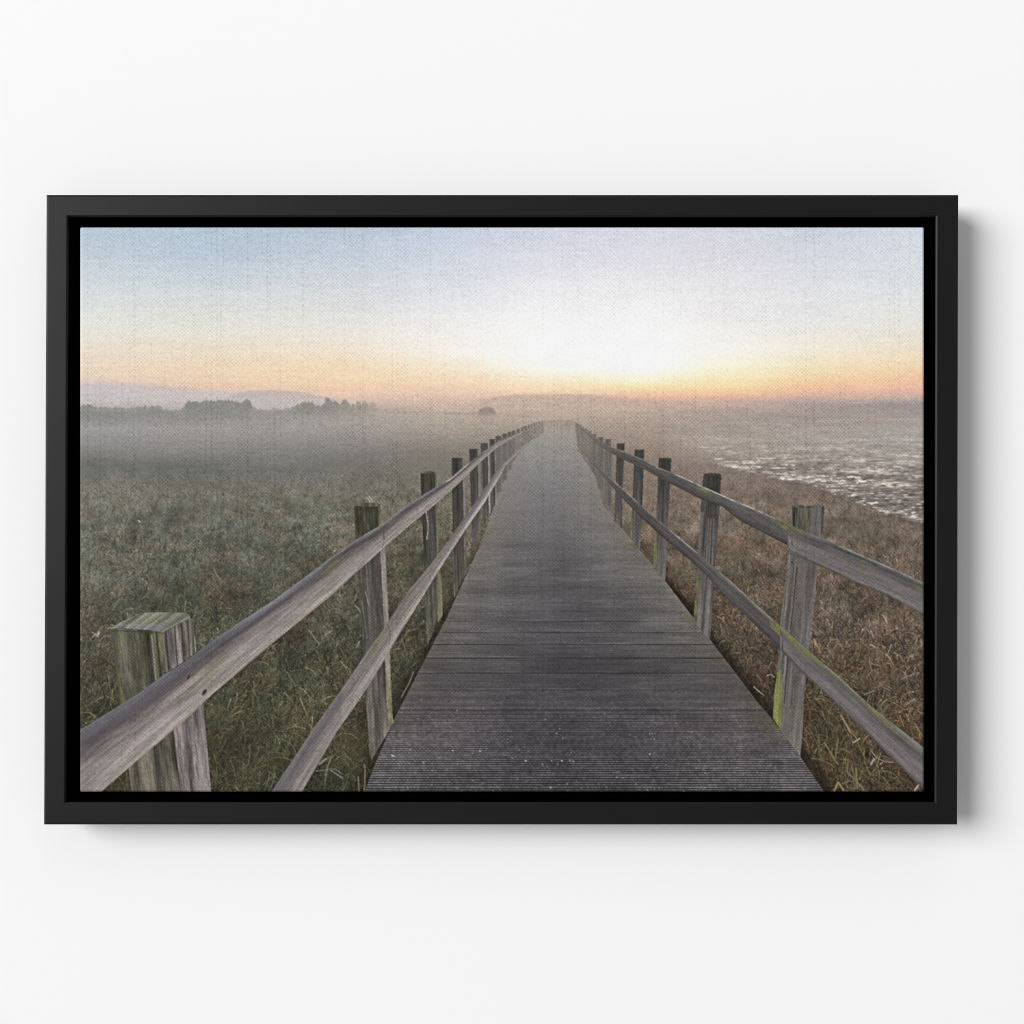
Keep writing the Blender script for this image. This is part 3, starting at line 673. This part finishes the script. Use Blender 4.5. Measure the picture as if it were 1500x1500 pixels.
# =================================================================== MATERIALS
def material(name):
    m = bpy.data.materials.new(name); m.use_nodes = True
    nt = m.node_tree; b = nt.nodes['Principled BSDF']
    return m, nt, b


def node(nt, t, **kw):
    nd = nt.nodes.new(t)
    for k, v in kw.items(): setattr(nd, k, v)
    return nd


# printed canvas
m_print, nt, b = material('printed_canvas')
at = node(nt, 'ShaderNodeAttribute', attribute_name='ink')
nt.links.new(at.outputs['Color'], b.inputs['Base Color'])
b.inputs['Roughness'].default_value = .8
b.inputs['Specular IOR Level'].default_value = .08

# painted black wood
m_frame, nt, b = material('black_painted_wood')
tc = node(nt, 'ShaderNodeTexCoord')
nz = node(nt, 'ShaderNodeTexNoise'); nz.inputs['Scale'].default_value = 9; nz.inputs['Detail'].default_value = 5
rp_ = node(nt, 'ShaderNodeValToRGB')
rp_.color_ramp.elements[0].color = (.0030, .0030, .0030, 1); rp_.color_ramp.elements[1].color = (.0042, .0042, .0042, 1)
nt.links.new(tc.outputs['Object'], nz.inputs['Vector']); nt.links.new(nz.outputs['Fac'], rp_.inputs['Fac'])
nt.links.new(rp_.outputs['Color'], b.inputs['Base Color'])
n2 = node(nt, 'ShaderNodeTexNoise'); n2.inputs['Scale'].default_value = 900; n2.inputs['Detail'].default_value = 3
bp = node(nt, 'ShaderNodeBump'); bp.inputs['Strength'].default_value = .05; bp.inputs['Distance'].default_value = .0005
nt.links.new(tc.outputs['Object'], n2.inputs['Vector']); nt.links.new(n2.outputs['Fac'], bp.inputs['Height'])
nt.links.new(bp.outputs['Normal'], b.inputs['Normal'])
b.inputs['Roughness'].default_value = .5
b.inputs['Specular IOR Level'].default_value = .27

# dead-black inside of the frame
m_in, nt, b = material('matt_black_lining')
nz = node(nt, 'ShaderNodeTexNoise'); nz.inputs['Scale'].default_value = 60
rp_ = node(nt, 'ShaderNodeValToRGB')
rp_.color_ramp.elements[0].color = (.0008, .0008, .0008, 1); rp_.color_ramp.elements[1].color = (.0014, .0014, .0014, 1)
nt.links.new(nz.outputs['Fac'], rp_.inputs['Fac']); nt.links.new(rp_.outputs['Color'], b.inputs['Base Color'])
b.inputs['Roughness'].default_value = 1; b.inputs['Specular IOR Level'].default_value = 0

# white wall paint
m_wall, nt, b = material('white_wall_paint')
tc = node(nt, 'ShaderNodeTexCoord')
nz = node(nt, 'ShaderNodeTexNoise'); nz.inputs['Scale'].default_value = 1.3; nz.inputs['Detail'].default_value = 2
rp_ = node(nt, 'ShaderNodeValToRGB')
rp_.color_ramp.elements[0].color = (.846, .846, .848, 1); rp_.color_ramp.elements[1].color = (.854, .854, .854, 1)
nt.links.new(tc.outputs['Object'], nz.inputs['Vector']); nt.links.new(nz.outputs['Fac'], rp_.inputs['Fac'])
nt.links.new(rp_.outputs['Color'], b.inputs['Base Color'])
n2 = node(nt, 'ShaderNodeTexNoise'); n2.inputs['Scale'].default_value = 260; n2.inputs['Detail'].default_value = 4
bp = node(nt, 'ShaderNodeBump'); bp.inputs['Strength'].default_value = .03; bp.inputs['Distance'].default_value = .0006
nt.links.new(tc.outputs['Object'], n2.inputs['Vector']); nt.links.new(n2.outputs['Fac'], bp.inputs['Height'])
nt.links.new(bp.outputs['Normal'], b.inputs['Normal'])
b.inputs['Roughness'].default_value = .9; b.inputs['Specular IOR Level'].default_value = .1

# =================================================================== GEOMETRY
# metres; wall = plane y 0, viewer towards -y; frame front at y = -FZ
FZ = .061; DIST = 1.65
CX, CZ = .750, .750


def w3(px, py, depth=0.0, flat=True):
    """point at millimetre position px,py of the frame's front plane, 'depth' behind it"""
    return ((px / 1000 - CX), -FZ + depth, (CZ - py / 1000))


def obj(name, verts, faces, mat, parent=None, smooth=False):
    me = bpy.data.meshes.new(name); me.from_pydata(verts, [], faces); me.update()
    me.materials.append(mat)
    if smooth:
        for p in me.polygons: p.use_smooth = True
    o = bpy.data.objects.new(name, me); bpy.context.collection.objects.link(o)
    if parent: o.parent = parent
    return o


# wall
wall = obj('wall', [(-3.2, 0, -2.6), (3.2, 0, -2.6), (3.2, 0, 2.6), (-3.2, 0, 2.6), (-3.2, .1, -2.6), (3.2, .1, -2.6), (3.2, .1, 2.6), (-3.2, .1, 2.6)],
           [(0, 1, 2, 3), (5, 4, 7, 6), (4, 0, 3, 7), (1, 5, 6, 2), (3, 2, 6, 7), (4, 5, 1, 0)], m_wall)
wall['kind'] = 'structure'

root = bpy.data.objects.new('framed_picture', None); bpy.context.collection.objects.link(root)
root.empty_display_size = .1
root['label'] = 'misty boardwalk canvas print in a black floating frame hanging on the white wall'
root['category'] = 'framed picture'

# frame rails, mitred; outer / inner corner positions TL TR BR BL
OUT = [(67.6, 285.2), (1404.2, 285.2), (1402.6, 1208.2), (63.8, 1208.2)]
INN = [(99.6, 317.4), (1371.0, 317.4), (1369.4, 1175.2), (95.9, 1175.2)]
DEPTH = .034
# profile (t from outer 0 to inner 1, depth behind the front)
B = .0026
prof = [(0, DEPTH), (0, .0018), (.010, .0013), (.085, .0002), (.100, 0), (.925, 0), (.940, .0002), (.988, .0016), (1, .0026), (1, DEPTH)]
for k in range(4):
    a, b2 = k, (k + 1) % 4
    vs = []
    for c in (a, b2):
        ox, oy = OUT[c]; ix, iy = INN[c]
        for t, d in prof:
            vs.append(w3(ox + (ix - ox) * t, oy + (iy - oy) * t, d))
    N = len(prof)
    fs = [(i, i + 1, N + i + 1, N + i) for i in range(N - 1)]
    fs += [(N - 1, 0, N, 2 * N - 1), tuple(range(N - 1, -1, -1)), tuple(range(N, 2 * N))]
    # shift the two mitre ends apart by a hair so the rails meet without sharing a face
    ctr = np.mean(np.array(vs), 0)
    dirv = np.array(vs[N]) - np.array(vs[0]); dirv /= np.linalg.norm(dirv)
    vs = [tuple(np.array(v) + dirv * (.00006 if i < N else -.00006)) for i, v in enumerate(vs)]
    ro = obj('frame_rail', vs, fs, m_frame, root)
    ro.data.materials.append(m_in)
    ro.data.polygons[N - 2].material_index = 1            # inner wall is lined matt black
    import bmesh
    bm = bmesh.new(); bm.from_mesh(ro.data); bmesh.ops.recalc_face_normals(bm, faces=bm.faces); bm.to_mesh(ro.data); bm.free()

# back panel that carries the canvas
bp_out = [(x + dx, y + dy) for (x, y), (dx, dy) in zip(INN, [(.6, .6), (-.6, .6), (-.6, -.6), (.6, -.6)])]
vs = [w3(x, y, .027) for x, y in bp_out] + [w3(x, y, .032) for x, y in bp_out]
obj('backing_board', vs, [(3, 2, 1, 0), (4, 5, 6, 7), (0, 1, 5, 4), (1, 2, 6, 5), (2, 3, 7, 6), (3, 0, 4, 7)], m_in, root)

# hanging spacers behind the frame (they hold it off the wall)
for px_, py_ in [(300, 330), (1170, 330), (300, 1160), (1170, 1160)]:
    vs = []
    for dd in (.0325, .0605):
        for k in range(16):
            a = 2 * math.pi * k / 16
            x, y, z = w3(px_, py_, dd); vs.append((x + .012 * math.cos(a), y, z + .012 * math.sin(a)))
    fs = [(k, (k + 1) % 16, 16 + (k + 1) % 16, 16 + k) for k in range(16)] + [tuple(range(15, -1, -1)), tuple(range(16, 32))]
    obj('wall_spacer', vs, fs, m_in, root)

# ---- the canvas: one vertex per millimetre on the front, rounded edges, wrapped sides
REC = .005                                                  # recess below the frame's lip
sc_ = (DIST + REC) / DIST                                   # true size a little larger at that depth
cl, cr, ct, cb_ = 116.2, 1354.8, 332.3, 1160.7
cols = np.concatenate([[cl, cl, cl + .25, cl + .8], np.arange(118, 1353.5, 1.0), [cr - .8, cr - .25, cr, cr]])
rows = np.concatenate([[ct, ct, ct + .25, ct + .8], np.arange(334, 1159.5, 1.0), [cb_ - .8, cb_ - .25, cb_, cb_]])
nx, ny = len(cols), len(rows)
GXX, GYY = np.meshgrid(cols, rows)
R = 4.6
dx = np.minimum(GXX - cl, cr - GXX); dy = np.minimum(GYY - ct, cb_ - GYY)
def rnd(d):
    d = np.clip(d, 0, R); return R - np.sqrt(np.maximum(R * R - (R - d) ** 2, 0))
drop = np.minimum(rnd(dx) + rnd(dy), 4.0) / 1000
drop[0, :] = .0215; drop[-1, :] = .0215; drop[:, 0] = .0215; drop[:, -1] = .0215
# gently rounded corners
cxs = np.where(GXX < 735, cl, cr); cys = np.where(GYY < 746, ct, cb_)
ax = np.abs(GXX - cxs); ay = np.abs(GYY - cys); RC = 2.4
inc = (ax < RC) & (ay < RC)
rr = np.sqrt((RC - ax) ** 2 + (RC - ay) ** 2)
mx_ = np.maximum(RC - ax, RC - ay)
f = np.where(inc & (rr > 1e-6), mx_ / np.maximum(rr, 1e-6), 1)
GX2 = np.where(inc, cxs + np.sign(735 - cxs) * (RC - (RC - ax) * f), GXX)
GY2 = np.where(inc, cys + np.sign(746 - cys) * (RC - (RC - ay) * f), GYY)
# real relief of the threads
iu = np.clip((GXX - X0 - .5).round().astype(int), 0, nw - 1); iv = np.clip((GYY - Y0 - .5).round().astype(int), 0, nh - 1)
relief = (weave[iv, iu] * .012 / 1000) * sstep(2, 8, dx) * sstep(2, 6, dy)
co = np.empty((ny, nx, 3), np.float32)
co[..., 0] = (GX2 / 1000 - CX) * sc_
co[..., 1] = -FZ + REC + drop + relief
co[..., 2] = (CZ - GY2 / 1000) * sc_
ink = np.ones((ny, nx, 4), np.float32)
fx = np.clip(GXX - X0 - .5, 0, nw - 1.001); fy = np.clip(GYY - Y0 - .5, 0, nh - 1.001)
i0 = fx.astype(int); j0 = fy.astype(int); tx = (fx - i0)[..., None]; ty = (fy - j0)[..., None]
ink[..., :3] = (albedo[j0, i0] * (1 - tx) + albedo[j0, i0 + 1] * tx) * (1 - ty) + (albedo[j0 + 1, i0] * (1 - tx) + albedo[j0 + 1, i0 + 1] * tx) * ty
me = bpy.data.meshes.new('printed_canvas')
idx = np.arange(nx * ny).reshape(ny, nx)
q = np.stack([idx[:-1, :-1], idx[1:, :-1], idx[1:, 1:], idx[:-1, 1:]], -1).reshape(-1, 4)
back = np.array([[idx[0, 0], idx[0, -1], idx[-1, -1], idx[-1, 0]]])
nq = len(q)
me.vertices.add(nx * ny); me.vertices.foreach_set('co', co.reshape(-1))
me.loops.add((nq + 1) * 4); me.loops.foreach_set('vertex_index', np.concatenate([q, back]).astype(np.int32).reshape(-1))
me.polygons.add(nq + 1)
me.polygons.foreach_set('loop_start', np.arange(0, (nq + 1) * 4, 4, dtype=np.int32))
me.update(calc_edges=True)
sm = np.ones(nq + 1, bool); sm[-1] = False
me.polygons.foreach_set('use_smooth', sm)
ca_ = me.color_attributes.new('ink', 'FLOAT_COLOR', 'POINT')
ca_.data.foreach_set('color', ink.reshape(-1))
me.validate(); me.update()
me.materials.append(m_print)
canvas = bpy.data.objects.new('printed_canvas', me); bpy.context.collection.objects.link(canvas); canvas.parent = root

# =================================================================== LIGHT
world = bpy.data.worlds.new('World'); scene.world = world; world.use_nodes = True
bg = world.node_tree.nodes['Background']
bg.inputs['Color'].default_value = (1, 1, 1, 1); bg.inputs['Strength'].default_value = .34


def area(name, loc, target, size, power):
    l = bpy.data.lights.new(name, 'AREA'); l.shape = 'DISK'; l.size = size; l.energy = power; l.color = (1, 1, 1)
    o = bpy.data.objects.new(name, l); bpy.context.collection.objects.link(o)
    from mathutils import Vector
    o.location = loc
    o.rotation_euler = (Vector(target) - Vector(loc)).to_track_quat('-Z', 'Y').to_euler()
    return o


dv = np.array([-1.2, -1.0, .41]); dv /= np.linalg.norm(dv)
area('soft_key_light', tuple(dv * 70), (0, 0, 0), 42.0, 61000)  # large soft key lamp, out of view, aimed along the frame's cast shadow
area('top_fill_light', (.6, -2.6, 4.2), (.2, 0, 0), 2.0, 14)  # weak fill added overhead so the wall dims slightly downwards

# =================================================================== CAMERA
cam = bpy.data.cameras.new('camera'); co_ = bpy.data.objects.new('camera', cam); bpy.context.collection.objects.link(co_)
co_.location = (0, -(FZ + DIST), 0); co_.rotation_euler = (math.pi / 2, 0, 0)
cam.sensor_width = 36; cam.sensor_fit = 'HORIZONTAL'
cam.lens = 36 * DIST / 1.5
cam.clip_start = .05; cam.clip_end = 100
scene.camera = co_
scene.cycles.pixel_filter_type = 'BOX'
scene.cycles.filter_width = 1.0
scene.cycles.use_denoising = True
scene.cycles.denoiser = 'OPENIMAGEDENOISE'
scene.cycles.denoising_input_passes = 'RGB_ALBEDO_NORMAL'
scene.cycles.denoising_prefilter = 'ACCURATE'
